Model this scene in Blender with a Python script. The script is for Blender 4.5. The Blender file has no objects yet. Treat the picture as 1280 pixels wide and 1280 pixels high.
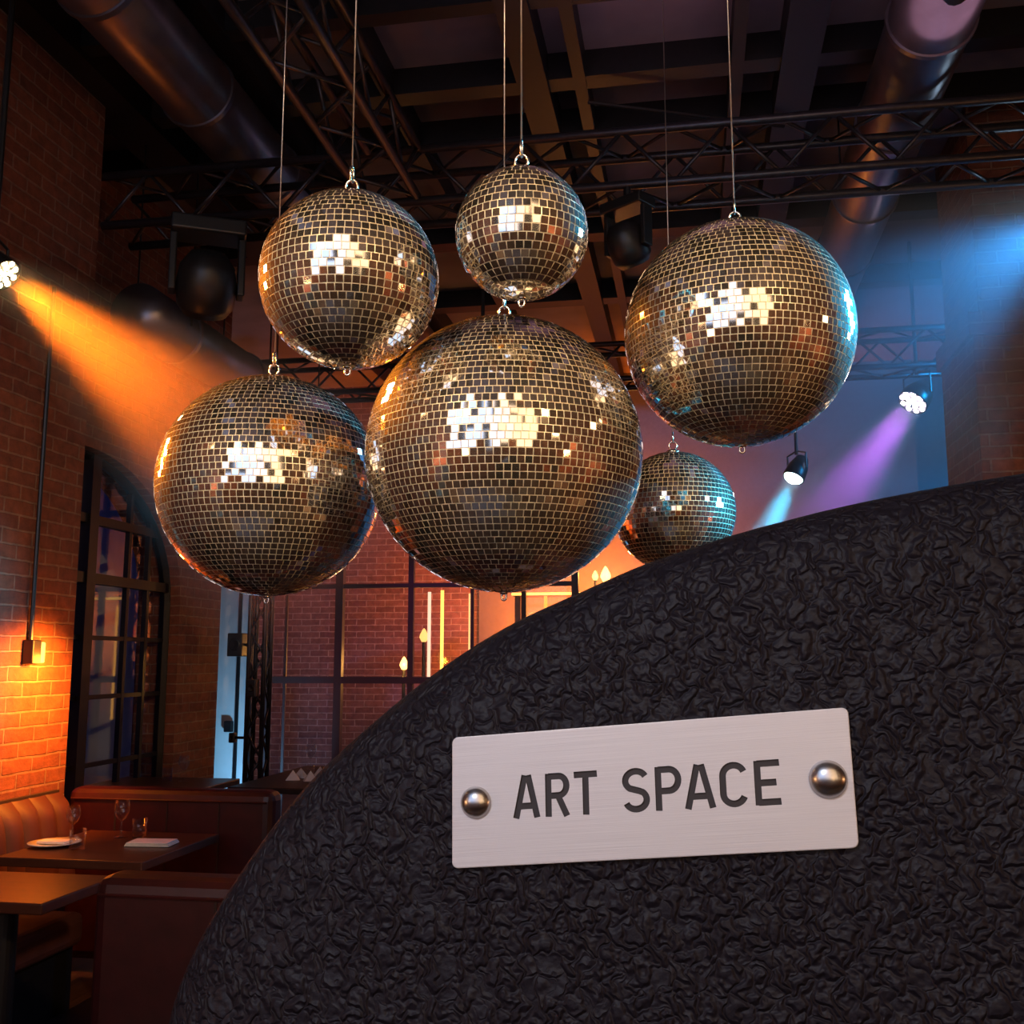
import bpy, bmesh, math, random
from mathutils import Vector, Matrix, Euler
random.seed(7)
PI = math.pi
C = bpy.context.scene.collection
scene = bpy.context.scene

# ------------------------------------------------------------------ camera
F = 1280.0
PITCH = math.atan(185.0 / F)
YAW = math.atan(225.0 * math.cos(PITCH) / F)
CAM = Vector((0, 0, 1.6))
h = Vector((-math.sin(YAW), math.cos(YAW), 0))
FW = h * math.cos(PITCH) + Vector((0, 0, math.sin(PITCH)))
RT = Vector((math.cos(YAW), math.sin(YAW), 0))
UP = RT.cross(FW)
cd = bpy.data.cameras.new('camera'); cam = bpy.data.objects.new('camera', cd); C.objects.link(cam)
cd.sensor_width = 36; cd.lens = 36; cd.clip_start = 0.02; cd.clip_end = 100
M = Matrix((RT, UP, -FW)).transposed().to_4x4(); M.translation = CAM
cam.matrix_world = M
scene.camera = cam


def ray(px, py):
    return RT * ((px - 640) / F) + UP * ((640 - py) / F) + FW


def at(px, py, d): return CAM + ray(px, py) * d


def on(axis, px, py, v):
    r = ray(px, py); return CAM + r * ((v - CAM[axis]) / r[axis])


# ------------------------------------------------------------------ node helpers
def mat(name):
    m = bpy.data.materials.new(name); m.use_nodes = True
    nt = m.node_tree; b = nt.nodes['Principled BSDF']
    return m, nt, b


def N(nt, t, **kw):
    n = nt.nodes.new(t)
    for k, v in kw.items():
        if k in ('operation', 'blend_type', 'data_type', 'feature', 'distance', 'bands_direction', 'wave_type', 'offset', 'squash', 'normalize', 'interpolation_type'):
            setattr(n, k, v)
        else:
            n.inputs[k.replace('_', ' ')].default_value = v
    return n


def simple(name, col, rough=.5, metal=0., noise=0., nscale=30., bump=0., spec=.5, coord='Object'):
    m, nt, b = mat(name)
    b.inputs['Base Color'].default_value = (*col, 1)
    b.inputs['Roughness'].default_value = rough
    b.inputs['Metallic'].default_value = metal
    b.inputs['Specular IOR Level'].default_value = spec
    tc = nt.nodes.new('ShaderNodeTexCoord')
    n = N(nt, 'ShaderNodeTexNoise', Scale=nscale, Detail=4.0)
    nt.links.new(tc.outputs[coord], n.inputs['Vector'])
    r = nt.nodes.new('ShaderNodeValToRGB')
    k = noise
    r.color_ramp.elements[0].position = .3; r.color_ramp.elements[1].position = .7
    r.color_ramp.elements[0].color = (*[c * (1 - k) for c in col], 1)
    r.color_ramp.elements[1].color = (*[min(1, c * (1 + k)) for c in col], 1)
    nt.links.new(n.outputs['Fac'], r.inputs['Fac']); nt.links.new(r.outputs['Color'], b.inputs['Base Color'])
    if bump:
        bp = N(nt, 'ShaderNodeBump', Strength=bump, Distance=.01)
        nt.links.new(n.outputs['Fac'], bp.inputs['Height']); nt.links.new(bp.outputs['Normal'], b.inputs['Normal'])
    return m


def emis(name, col, s):
    m, nt, b = mat(name)
    b.inputs['Base Color'].default_value = (.02, .02, .02, 1)
    b.inputs['Emission Color'].default_value = (*col, 1)
    b.inputs['Emission Strength'].default_value = s
    return m


def brick_mat(name, c1, c2, mortar, bump=.8, bw=.235, bh=.075):
    m, nt, b = mat(name)
    uv = nt.nodes.new('ShaderNodeTexCoord')
    wn = N(nt, 'ShaderNodeTexNoise', Scale=9.0, Detail=3.0)
    nt.links.new(uv.outputs['UV'], wn.inputs['Vector'])
    sub = N(nt, 'ShaderNodeVectorMath', operation='MULTIPLY_ADD')
    sub.inputs[1].default_value = (.014, .014, 0); nt.links.new(wn.outputs['Color'], sub.inputs[0]); nt.links.new(uv.outputs['UV'], sub.inputs[2])
    br = nt.nodes.new('ShaderNodeTexBrick')
    br.inputs['Color1'].default_value = (*c1, 1); br.inputs['Color2'].default_value = (*c2, 1); br.inputs['Mortar'].default_value = (*mortar, 1)
    br.inputs['Scale'].default_value = 1; br.inputs['Brick Width'].default_value = bw; br.inputs['Row Height'].default_value = bh
    br.inputs['Mortar Size'].default_value = .007; br.inputs['Mortar Smooth'].default_value = .35; br.inputs['Bias'].default_value = 0
    nt.links.new(sub.outputs[0], br.inputs['Vector'])
    n2 = N(nt, 'ShaderNodeTexNoise', Scale=14.0, Detail=6.0, Roughness=.65)
    nt.links.new(uv.outputs['UV'], n2.inputs['Vector'])
    mx = N(nt, 'ShaderNodeMix', data_type='RGBA', blend_type='MULTIPLY'); mx.inputs[0].default_value = .7
    rr = nt.nodes.new('ShaderNodeValToRGB'); rr.color_ramp.elements[0].color = (.35, .33, .32, 1); rr.color_ramp.elements[0].position = .3; rr.color_ramp.elements[1].position = .75; rr.color_ramp.elements[1].color = (1.2, 1.15, 1.1, 1)
    nt.links.new(n2.outputs['Fac'], rr.inputs['Fac'])
    nt.links.new(br.outputs['Color'], mx.inputs[6]); nt.links.new(rr.outputs['Color'], mx.inputs[7])
    nt.links.new(mx.outputs[2], b.inputs['Base Color'])
    b.inputs['Roughness'].default_value = .85
    inv = N(nt, 'ShaderNodeMath', operation='SUBTRACT'); inv.inputs[0].default_value = 1; nt.links.new(br.outputs['Fac'], inv.inputs[1])
    ad = N(nt, 'ShaderNodeMath', operation='MULTIPLY_ADD'); ad.inputs[1].default_value = .5
    nt.links.new(n2.outputs['Fac'], ad.inputs[0]); nt.links.new(inv.outputs[0], ad.inputs[2])
    bp = N(nt, 'ShaderNodeBump', Strength=bump, Distance=.02)
    nt.links.new(ad.outputs[0], bp.inputs['Height']); nt.links.new(bp.outputs['Normal'], b.inputs['Normal'])
    return m


# ------------------------------------------------------------------ materials
BRICK = brick_mat('old_brick', (.27, .085, .045), (.18, .055, .035), (.30, .17, .12), bump=1.0)
BRICKB = brick_mat('back_brick', (.25, .14, .13), (.17, .09, .09), (.40, .32, .31), bump=.8)
PLASTER = simple('pale_plaster', (.55, .56, .58), .8, noise=.12, nscale=3, bump=.2)
CEIL = simple('ceiling_board', (.17, .14, .16), .9, noise=.18, nscale=2.5, bump=.1)
STEEL = simple('black_steel', (.009, .008, .010), .45, .3, noise=.2)
TRUSSM = simple('dark_truss_metal', (.045, .04, .05), .35, .6, noise=.2)
DUCTM = simple('duct_metal', (.20, .17, .19), .34, .9, noise=.15, nscale=6)
BLACKP = simple('black_plastic', (.012, .012, .013), .4, noise=.1)
WIREM = simple('wire_metal', (.5, .45, .4), .3, .9)
CHROME = simple('bright_metal', (.75, .70, .62), .2, 1.)
LEATHER_RED = simple('oxblood_leather', (.034, .004, .005), .42, noise=.25, nscale=14, bump=.15)
LEATHER_TAN = simple('tan_leather', (.06, .014, .008), .62, noise=.2, nscale=14, bump=.15)
SEAMM = simple('dark_seam', (.02, .008, .006), .8)
LINEN = simple('white_linen', (.75, .72, .70), .8, noise=.05, nscale=60, bump=.1)
PORCELAIN = simple('porcelain', (.7, .68, .66), .2)


def wood_mat(name, c1, c2, rough=.3, sc=1.0, plank=None):
    m, nt, b = mat(name)
    tc = nt.nodes.new('ShaderNodeTexCoord'); mp = nt.nodes.new('ShaderNodeMapping')
    mp.inputs['Scale'].default_value = (1.2 * sc, 14 * sc, 8 * sc) if plank is None else (14, 1.2, 1)
    nt.links.new(tc.outputs['Object'], mp.inputs['Vector'])
    n = N(nt, 'ShaderNodeTexNoise', Scale=2.0, Detail=6.0, Roughness=.6, Distortion=.6); nt.links.new(mp.outputs[0], n.inputs['Vector'])
    r = nt.nodes.new('ShaderNodeValToRGB'); r.color_ramp.elements[0].color = (*c1, 1); r.color_ramp.elements[1].color = (*c2, 1)
    r.color_ramp.elements[0].position = .3; r.color_ramp.elements[1].position = .7
    nt.links.new(n.outputs['Fac'], r.inputs['Fac'])
    out = r.outputs['Color']
    if plank:
        br = nt.nodes.new('ShaderNodeTexBrick'); br.inputs['Scale'].default_value = 1; br.inputs['Brick Width'].default_value = 1.6; br.inputs['Row Height'].default_value = plank
        br.inputs['Mortar Size'].default_value = .003; br.inputs['Color1'].default_value = (1, 1, 1, 1); br.inputs['Color2'].default_value = (.6, .6, .6, 1); br.inputs['Mortar'].default_value = (.05, .05, .05, 1)
        m2 = nt.nodes.new('ShaderNodeMapping'); m2.inputs['Rotation'].default_value = (0, 0, PI / 2)
        nt.links.new(tc.outputs['Object'], m2.inputs['Vector']); nt.links.new(m2.outputs[0], br.inputs['Vector'])
        mx = N(nt, 'ShaderNodeMix', data_type='RGBA', blend_type='MULTIPLY'); mx.inputs[0].default_value = 1
        nt.links.new(out, mx.inputs[6]); nt.links.new(br.outputs['Color'], mx.inputs[7]); out = mx.outputs[2]
    nt.links.new(out, b.inputs['Base Color']); b.inputs['Roughness'].default_value = rough
    return m


WOOD = wood_mat('table_wood', (.035, .010, .005), (.07, .020, .010), .36)
FLOORM = wood_mat('floor_wood', (.05, .028, .018), (.11, .06, .035), .35, plank=.14)


def pane_mat(name, tint=(.9, .95, 1), blend=.4):
    m, nt, b = mat(name); nt.nodes.remove(b)
    o = nt.nodes['Material Output']
    t = nt.nodes.new('ShaderNodeBsdfTransparent'); t.inputs[0].default_value = (*tint, 1)
    g = nt.nodes.new('ShaderNodeBsdfGlossy'); g.inputs['Roughness'].default_value = .03
    lw = nt.nodes.new('ShaderNodeLayerWeight'); lw.inputs['Blend'].default_value = .5
    fr = nt.nodes.new('ShaderNodeMapRange'); fr.inputs['From Min'].default_value = .35; fr.inputs['To Min'].default_value = .05; fr.inputs['To Max'].default_value = blend; nt.links.new(lw.outputs['Facing'], fr.inputs['Value'])
    ms = nt.nodes.new('ShaderNodeMixShader')
    nt.links.new(fr.outputs[0], ms.inputs[0]); nt.links.new(t.outputs[0], ms.inputs[1]); nt.links.new(g.outputs[0], ms.inputs[2]); nt.links.new(ms.outputs[0], o.inputs['Surface'])
    return m


PANE = pane_mat('window_glass')
GLASSM = pane_mat('thin_drinking_glass', (.96, .96, .97), .45)


# ------------------------------------------------------------------ mesh helpers
def link(name, bm, m, parent=None, smooth=False, loc=None, uv=False):
    bmesh.ops.recalc_face_normals(bm, faces=bm.faces)
    me = bpy.data.meshes.new(name)
    if uv:
        l = bm.loops.layers.uv.new('UVMap')
        for f in bm.faces:
            n = f.normal; a = [abs(c) for c in n]; k = a.index(max(a))
            for lp in f.loops:
                c = lp.vert.co
                lp[l].uv = (c.y, c.z) if k == 0 else ((c.x, c.z) if k == 1 else (c.x, c.y))
    bm.to_mesh(me); bm.free()
    if m: me.materials.append(m)
    if smooth:
        for p in me.polygons: p.use_smooth = True
    o = bpy.data.objects.new(name, me); C.objects.link(o)
    if parent: o.parent = parent
    if loc is not None: o.location = loc
    return o


def box(bm, a, b, bevel=0):
    x0, y0, z0 = a; x1, y1, z1 = b
    vs = [bm.verts.new(p) for p in ((x0, y0, z0), (x1, y0, z0), (x1, y1, z0), (x0, y1, z0), (x0, y0, z1), (x1, y0, z1), (x1, y1, z1), (x0, y1, z1))]
    fs = [bm.faces.new([vs[i] for i in q]) for q in ((0, 3, 2, 1), (4, 5, 6, 7), (0, 1, 5, 4), (1, 2, 6, 5), (2, 3, 7, 6), (3, 0, 4, 7))]
    if bevel:
        es = list({e for f in fs for e in f.edges})
        bmesh.ops.bevel(bm, geom=es, offset=bevel, segments=3, affect='EDGES', profile=.5)


def tube(bm, p0, p1, r, seg=10, r1=None, caps=True):
    p0 = Vector(p0); p1 = Vector(p1); d = (p1 - p0)
    z = d.normalized(); x = z.orthogonal().normalized(); y = z.cross(x)
    r1 = r if r1 is None else r1
    A = []; B = []
    for i in range(seg):
        t = 2 * PI * i / seg; v = x * math.cos(t) + y * math.sin(t)
        A.append(bm.verts.new(p0 + v * r)); B.append(bm.verts.new(p1 + v * r1))
    for i in range(seg):
        j = (i + 1) % seg; bm.faces.new((A[i], A[j], B[j], B[i]))
    if caps: bm.faces.new(A[::-1]); bm.faces.new(B)


def path_tube(bm, pts, r, seg=8, closed=False):
    pts = [Vector(p) for p in pts]; n = len(pts); rings = []
    prev = None
    for i, p in enumerate(pts):
        a = pts[(i - 1) % n] if (closed or i > 0) else p; b = pts[(i + 1) % n] if (closed or i < n - 1) else p
        t = (b - a).normalized()
        x = t.orthogonal().normalized() if prev is None else (prev - t * prev.dot(t)).normalized()
        prev = x; y = t.cross(x)
        rings.append([bm.verts.new(p + (x * math.cos(2 * PI * k / seg) + y * math.sin(2 * PI * k / seg)) * r) for k in range(seg)])
    for i in range(n if closed else n - 1):
        A = rings[i]; B = rings[(i + 1) % n]
        for k in range(seg): bm.faces.new((A[k], A[(k + 1) % seg], B[(k + 1) % seg], B[k]))
    if not closed: bm.faces.new(rings[0][::-1]); bm.faces.new(rings[-1])


def lathe(bm, prof, seg=32, o=(0, 0, 0), mtx=None):
    o = Vector(o); rings = []
    for r, z in prof:
        if r < 1e-6:
            v = Vector((0, 0, z)); v = (mtx @ v if mtx else v) + o
            rings.append([bm.verts.new(v)])
        else:
            rr = []
            for k in range(seg):
                v = Vector((r * math.cos(2 * PI * k / seg), r * math.sin(2 * PI * k / seg), z)); v = (mtx @ v if mtx else v) + o
                rr.append(bm.verts.new(v))
            rings.append(rr)
    for A, B in zip(rings, rings[1:]):
        if len(A) == 1 and len(B) == 1: continue
        for k in range(seg):
            j = (k + 1) % seg
            if len(A) == 1: bm.faces.new((A[0], B[k], B[j]))
            elif len(B) == 1: bm.faces.new((A[k], A[j], B[0]))
            else: bm.faces.new((A[k], A[j], B[j], B[k]))


def root(name, label, cat, loc, group=None, rot=None):
    o = bpy.data.objects.new(name, None); C.objects.link(o); o.empty_display_size = .1
    o.location = loc; o['label'] = label; o['category'] = cat
    if group: o['group'] = group
    if rot is not None: o.rotation_euler = rot
    return o


def tag(o, label, cat, group=None, kind=None):
    o['label'] = label; o['category'] = cat
    if group: o['group'] = group
    if kind: o['kind'] = kind
    return o


def struct(name, bm, m, uv=False, label=None, smooth=False):
    o = link(name, bm, m, uv=uv, smooth=smooth); o['kind'] = 'structure'
    if label: o['label'] = label
    return o


def aim(loc, target):
    d = (Vector(target) - Vector(loc)).normalized()
    return d.to_track_quat('-Z', 'Y')


def lamp(kind, name, loc, col, power, target=None, **kw):
    l = bpy.data.lights.new(name, kind); l.color = col; l.energy = power
    for k, v in kw.items(): setattr(l, k, v)
    o = bpy.data.objects.new(name, l); C.objects.link(o); o.location = loc
    if target is not None:
        o.rotation_mode = 'QUATERNION'; o.rotation_quaternion = aim(loc, target)
    return o


# ------------------------------------------------------------------ room shell
XL, XR, YB, YR, H = -3.3, 4.6, 12.0, -1.7, 5.0
XO = -3.9      # window wall, set back behind the brick pier
bm = bmesh.new(); box(bm, (-6.2, YR - .3, -.1), (XR + .3, YB + .3, 0)); struct('floor', bm, FLOORM, label='dark wooden plank floor')
bm = bmesh.new(); box(bm, (-6.2, YR - .3, H), (XR + .3, YB + .3, H + .15)); struct('ceiling', bm, CEIL, label='dim plum grey ceiling boards above the beams')
bm = bmesh.new(); box(bm, (XL - .9, YR, 0), (XL, 5.1, H)); struct('wall_left', bm, BRICK, uv=True, label='orange lit brick wall beside the booths')

# window wall with an arched opening
AY, AW, AS, AR = 6.1, 1.3, 2.05, .95       # centre, half width, spring height, rise
Y1 = 8.1
bm = bmesh.new()
prof = [(AY + AW * math.cos(t), AS + AR * math.sin(t)) for t in [PI * k / 24 for k in range(25)]]
for X in (XO, XO - .35):
    pass
def wallface(X, flip):
    cols = []
    for y, z in prof: cols.append((bm.verts.new((X, y, z)), bm.verts.new((X, y, H))))
    for a, b in zip(cols, cols[1:]):
        f = (a[0], b[0], b[1], a[1]); bm.faces.new(f[::-1] if flip else f)
    yr, yl = prof[0][0], prof[-1][0]
    e = [bm.verts.new((X, Y1, 0)), bm.verts.new((X, Y1, H)), bm.verts.new((X, yr, 0))]
    bm.faces.new((e[2], e[0], e[1], cols[0][1], cols[0][0]))
    return cols, e
A = wallface(XO, False); B = wallface(XO - .35, True)
for i in range(len(prof) - 1): bm.faces.new((A[0][i][0], A[0][i + 1][0], B[0][i + 1][0], B[0][i][0]))
bm.faces.new((A[0][0][0], B[0][0][0], B[1][2], A[1][2]))
bm.faces.new((A[1][0], B[1][0], B[1][1], A[1][1]))
struct('wall_window_side', bm, BRICK, uv=True, label='set-back brick wall with the arched steel window')
# a short return between the pier and the window wall is the pier's own end face

# arched steel window
w = bpy.data.objects.new('window_1', None); C.objects.link(w); w.location = (XO - .12, AY, 0); w['kind'] = 'structure'; w['label'] = 'dark arched steel window between brick piers'
bm = bmesh.new()
pr2 = [(0, AW * math.cos(t), AS + AR * math.sin(t)) for t in [PI * k / 24 for k in range(25)]]
path_tube(bm, [(0, AW, 0.02)] + pr2 + [(0, -AW, 0.02)], .045, 6)
def arch_z(y): return AS + AR * math.sqrt(max(0, 1 - (y / AW) ** 2))
for y, r in ((-.80, .018), (-.28, .018), (.20, .05), (.72, .018), (1.0, .018)):
    box(bm, (-r, y - r, 0), (r, y + r, arch_z(y)))
for z, r in ((.9, .015), (1.35, .015), (1.75, .015), (2.15, .035), (2.55, .03)):
    hw = AW if z < AS else AW * math.sqrt(max(0, 1 - ((z - AS) / AR) ** 2))
    box(bm, (-r, -hw, z - r), (r, hw, z + r))
link('window_frame', bm, STEEL, w)
bm = bmesh.new(); vs = [bm.verts.new((0, AW, .02))] + [bm.verts.new(p) for p in pr2] + [bm.verts.new((0, -AW, .02))]
bm.faces.new(vs); link('glass_pane', bm, PANE, w)

# night yard outside the arched window
bm = bmesh.new(); box(bm, (-7.5, 2, -.1), (-7.2, 40, on(0, 128, 668, -7.2).z)); struct('exterior_wall', bm, simple('yard_wall', (.03, .03, .03), .9, noise=.3, nscale=4), label='dim yard wall outside the arched window')
bm = bmesh.new(); box(bm, (-7.5, 2, -.12), (XO - .36, 11, -.1)); struct('exterior_ground', bm, simple('yard_ground', (.06, .06, .06), .9))

# walls beyond
bm = bmesh.new(); XS = on(1, 600, 700, YB).x; box(bm, (-6.2, YB, 0), (XS, YB + .3, H)); struct('wall_back', bm, BRICKB, uv=True, label='pinkish brick back wall behind the glazed screen')
bm = bmesh.new(); box(bm, (XS, YB - .05, 0), (2.55, YB + .3, H)); struct('wall_back_panel', bm, simple('dark_wall_paint', (.10, .10, .11), .8, noise=.1), label='smooth dark back wall in blue haze')
bm = bmesh.new(); box(bm, (2.55, YB + .15, 0), (XR + .3, YB + .45, H)); struct('wall_back_bay', bm, simple('dark_paint', (.10, .10, .12), .8, noise=.1), label='dark recessed bay at the blue end of the back wall')
bm = bmesh.new(); box(bm, (XR, YR, 0), (XR + .3, YB + .15, H)); struct('wall_right', bm, BRICK, uv=True, label='brick side wall')
bm = bmesh.new(); box(bm, (-6.2, Y1, 0), (-5.9, YB, H)); struct('wall_far_left', bm, PLASTER)
bm = bmesh.new(); box(bm, (-6.2, Y1 - .2, 0), (XO - .35, Y1, H)); struct('wall_return', bm, PLASTER)
# brick pier on the blue side
bm = bmesh.new(); p = on(1, 1226, 560, 6.3)
box(bm, (p.x, 6.3, 0), (p.x + 1.0, 7.1, 3.52)); box(bm, (p.x - .03, 6.27, 3.52), (p.x + 1.03, 7.1, 3.66)); box(bm, (p.x + .04, 6.3, 3.66), (p.x + 1.0, 7.1, H))
struct('wall_pier', bm, BRICK, uv=True, label='brick pier in blue light at the frame edge')

# rear wall with tall assumed window, unseen, its glow mirrored in every ball
WX0, WX1, WZ0, WZ1 = -3.15, 2.6, 1.75, 4.88
YW = YR
bm = bmesh.new()
box(bm, (XL, YW - .3, 0), (XR, YW, WZ0)); box(bm, (XL, YW - .3, WZ1), (XR, YW, H)); box(bm, (XL, YW - .3, WZ0), (WX0, YW, WZ1)); box(bm, (WX1, YW - .3, WZ0), (XR, YW, WZ1))
struct('wall_rear', bm, BRICK, uv=True, label='brick wall behind the camera')
w2 = bpy.data.objects.new('window_2_assumed', None); C.objects.link(w2); w2.location = (0, YW - .1, 0); w2['kind'] = 'structure'; w2['label'] = 'assumed bright wide window behind the camera, mirrored in the balls'
bm = bmesh.new()
for k in range(8):
    x = WX0 + (WX1 - WX0) * k / 7; box(bm, (x - .03, -.03, WZ0), (x + .03, .03, WZ1))
for z in (WZ0, WZ0 + .9, WZ0 + 1.8, WZ1): box(bm, (WX0, -.03, z - .025), (WX1, .03, z + .025))
link('window_frame', bm, STEEL, w2)
m, nt, b = mat('assumed_window_glow')
tc = nt.nodes.new('ShaderNodeTexCoord'); sp = nt.nodes.new('ShaderNodeSeparateXYZ'); nt.links.new(tc.outputs['Generated'], sp.inputs[0])
r = nt.nodes.new('ShaderNodeValToRGB'); r.color_ramp.elements[0].color = (.52, .74, 1.15, 1); r.color_ramp.elements[1].color = (1.2, .80, .46, 1)
r.color_ramp.elements[0].position = .35; r.color_ramp.elements[1].position = .7
nt.links.new(sp.outputs[0], r.inputs[0]); nt.links.new(r.outputs[0], b.inputs['Emission Color']); b.inputs['Emission Strength'].default_value = 1.7
bm = bmesh.new(); box(bm, (WX0, -.06, WZ0), (WX1, -.05, WZ1)); link('glass_pane', bm, m, w2)  # glowing panel of the assumed window, added to light and reflect in the balls

# ------------------------------------------------------------------ ceiling beams
def cross_beam(px, py, zb, wd, ht, label, name='ceiling_beam'):
    p = on(2, px, py, zb)
    bm = bmesh.new(); box(bm, (-3.9, -wd / 2, 0), (XR + 3.9 - 3.9, wd / 2, ht))
    o = link(name, bm, STEEL, loc=(0, p.y, zb)); tag(o, label, 'beam', 'dark ceiling beams'); return o
def long_beam(px, py, zb, wd, ht, label):
    p = on(2, px, py, zb)
    bm = bmesh.new(); box(bm, (-wd / 2, YR, 0), (wd / 2, YB, ht))
    o = link('ceiling_beam', bm, STEEL, loc=(p.x, 0, zb)); tag(o, label, 'beam', 'dark ceiling beams'); return o
cross_beam(820, 95, H - .16, .13, .16, 'dark cross beam just above the lighting truss, behind the ball cables')
cross_beam(700, 0, H - .16, .10, .16, 'dark cross beam at the top edge, nearest of the cross beams in view')
cross_beam(700, 172, H - .16, .10, .16, 'dark cross beam hidden partly by the top of the lighting truss')
cross_beam(700, 300, H - .16, .16, .16, 'dark cross beam seen under the lighting truss behind the balls')
cross_beam(700, 380, H - .16, .16, .16, 'dark far cross beam low behind the balls')
long_beam(672, 130, H - .20, .17, .04 + .16, 'thick dark lengthwise beam above the smallest upper ball')
long_beam(730, 130, H - .17, .07, .17, 'thin dark lengthwise beam crossing above and beside the smallest upper ball')
long_beam(490, 130, H - .17, .07, .17, 'thin dark lengthwise beam beside the lengthwise truss')
long_beam(922, 80, H - .17, .07, .17, 'thin dark lengthwise beam over the cyan-edged ball')
long_beam(1000, 80, H - .20, .2, .2, 'wide dark lengthwise beam next to the duct in blue shade')
long_beam(325, 130, H - .17, .2, .17, 'wide dark lengthwise beam beside the duct over the brick wall')
long_beam(130, 130, H - .20, .30, .2, 'dark lengthwise beam nearest the brick wall')
# tie rod
bm = bmesh.new(); path_tube(bm, [on(2, 735, 128, H - .25), on(2, 980, 158, H - .25)], .011, 6)
o = link('tie_rod', bm, STEEL); tag(o, 'thin dark tie rod slanting below the ceiling panel', 'rod')

# ------------------------------------------------------------------ trusses
def truss(name, label, A, B, w, seglen, group='lighting trusses', r=.025, rb=.011, updir=Vector((0, 0, 1))):
    A = Vector(A); B = Vector(B); L = (B - A).length; z = (B - A).normalized()
    x = updir; y = z.cross(x).normalized(); x = y.cross(z).normalized()
    t = root(name, label, 'truss', A, group)
    c = [(x * sx + y * sy) * (w / 2) for sx, sy in ((1, 1), (1, -1), (-1, -1), (-1, 1))]
    for q in c:
        bm = bmesh.new(); tube(bm, q, q + z * L, r, 10); link('chord', bm, TRUSSM, t, smooth=True)
    n = max(2, int(round(L / seglen))); s = L / n
    for f in range(4):
        a, b = c[f], c[(f + 1) % 4]
        bm = bmesh.new()
        for i in range(n):
            p, q = (a, b) if i % 2 == 0 else (b, a)
            tube(bm, p + z * (i * s), q + z * ((i + 1) * s), rb, 6)
        link('zigzag_lacing', bm, TRUSSM, t, smooth=True)
    return t
TY = on(2, 640, 192, 4.38).y
truss('lighting_truss', 'dark box truss running across the room above all the balls', (-3.28, TY, 4.22), (XR - .02, TY, 4.22), .30, .27)
p = on(2, 415, 100, 4.2)
truss('lighting_truss', 'dark lengthwise truss running away above the upper gold ball', (p.x, 1.6, 4.22), (p.x, TY - .20, 4.22), .28, .27)
truss('lighting_truss', 'second dark truss across the room, lower and behind the balls', (-3.8, 8.4, 4.05), (XR - .02, 8.4, 4.05), .30, .3)
pt = on(1, 322, 900, 8.0)
truss('lighting_truss', 'upright dark truss tower standing before the glazed screen', (pt.x, 8.0, 0), (pt.x, 8.0, 3.88), .13, .2, r=.02, rb=.01, updir=Vector((1, 0, 0)))

# ------------------------------------------------------------------ ducts
def duct(pa, label, R, z, y0, y1):
    p = on(2, pa[0], pa[1], z)
    t = root('air_duct', label, 'duct', (p.x, y0, z), 'round metal air ducts')
    bm = bmesh.new(); tube(bm, (0, 0, 0), (0, y1 - y0, 0), R, 48); link('duct_tube', bm, DUCTM, t, smooth=True)
    for yh in (.3, (y1 - y0) / 2 + .1, y1 - y0 - .3):
        for sx in (-1, 1):
            bm = bmesh.new(); tube(bm, (sx * (R + .012), yh, 0), (sx * (R + .012), yh, H - z), .006, 6); link('hanger_rod', bm, STEEL, t)
    y = .45
    while y < y1 - y0:
        bm = bmesh.new(); tube(bm, (0, y - .015, 0), (0, y + .015, 0), R + .012, 48, caps=True); link('joint_band', bm, DUCTM, t); y += .95
    return t
duct((200, 60), 'round metal duct high over the brick wall with a blue glint', .20, 4.62, .5, 11.8)
duct((205, 410), 'lower round metal duct under the truss, lit along its edge', .17, 3.6, 5.25, 8.0)
duct((1150, 60), 'round metal duct in dark blue shade over the blue side', .20, 4.62, .5, 11.8)

# ------------------------------------------------------------------ mirror balls
m, nt, b = mat('mirror_tile'); b.inputs['Metallic'].default_value = 1; b.inputs['Roughness'].default_value = .035
nn = N(nt, 'ShaderNodeTexNoise', Scale=11.0); tc = nt.nodes.new('ShaderNodeTexCoord'); nt.links.new(tc.outputs['Object'], nn.inputs['Vector'])
r = nt.nodes.new('ShaderNodeValToRGB'); r.color_ramp.elements[0].color = (.80, .76, .70, 1); r.color_ramp.elements[1].color = (.95, .93, .90, 1)
nt.links.new(nn.outputs['Fac'], r.inputs[0]); nt.links.new(r.outputs[0], b.inputs['Base Color']); MIRROR = m
gl2 = nt.nodes.new('ShaderNodeBsdfGlossy'); gl2.inputs['Roughness'].default_value = .55; nt.links.new(r.outputs[0], gl2.inputs['Color'])      # rough film added so the tile rims catch the coloured glow
df2 = nt.nodes.new('ShaderNodeBsdfDiffuse'); nt.links.new(r.outputs[0], df2.inputs['Color'])
ma = nt.nodes.new('ShaderNodeMixShader'); ma.inputs[0].default_value = .35; nt.links.new(gl2.outputs[0], ma.inputs[1]); nt.links.new(df2.outputs[0], ma.inputs[2])
mb = nt.nodes.new('ShaderNodeMixShader'); mb.inputs[0].default_value = .032; nt.links.new(b.outputs[0], mb.inputs[1]); nt.links.new(ma.outputs[0], mb.inputs[2])
nt.links.new(mb.outputs[0], nt.nodes['Material Output'].inputs['Surface'])
GROUT = simple('grout_foil', (.90, .78, .60), .42, .35, noise=.25, nscale=60)


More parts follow.
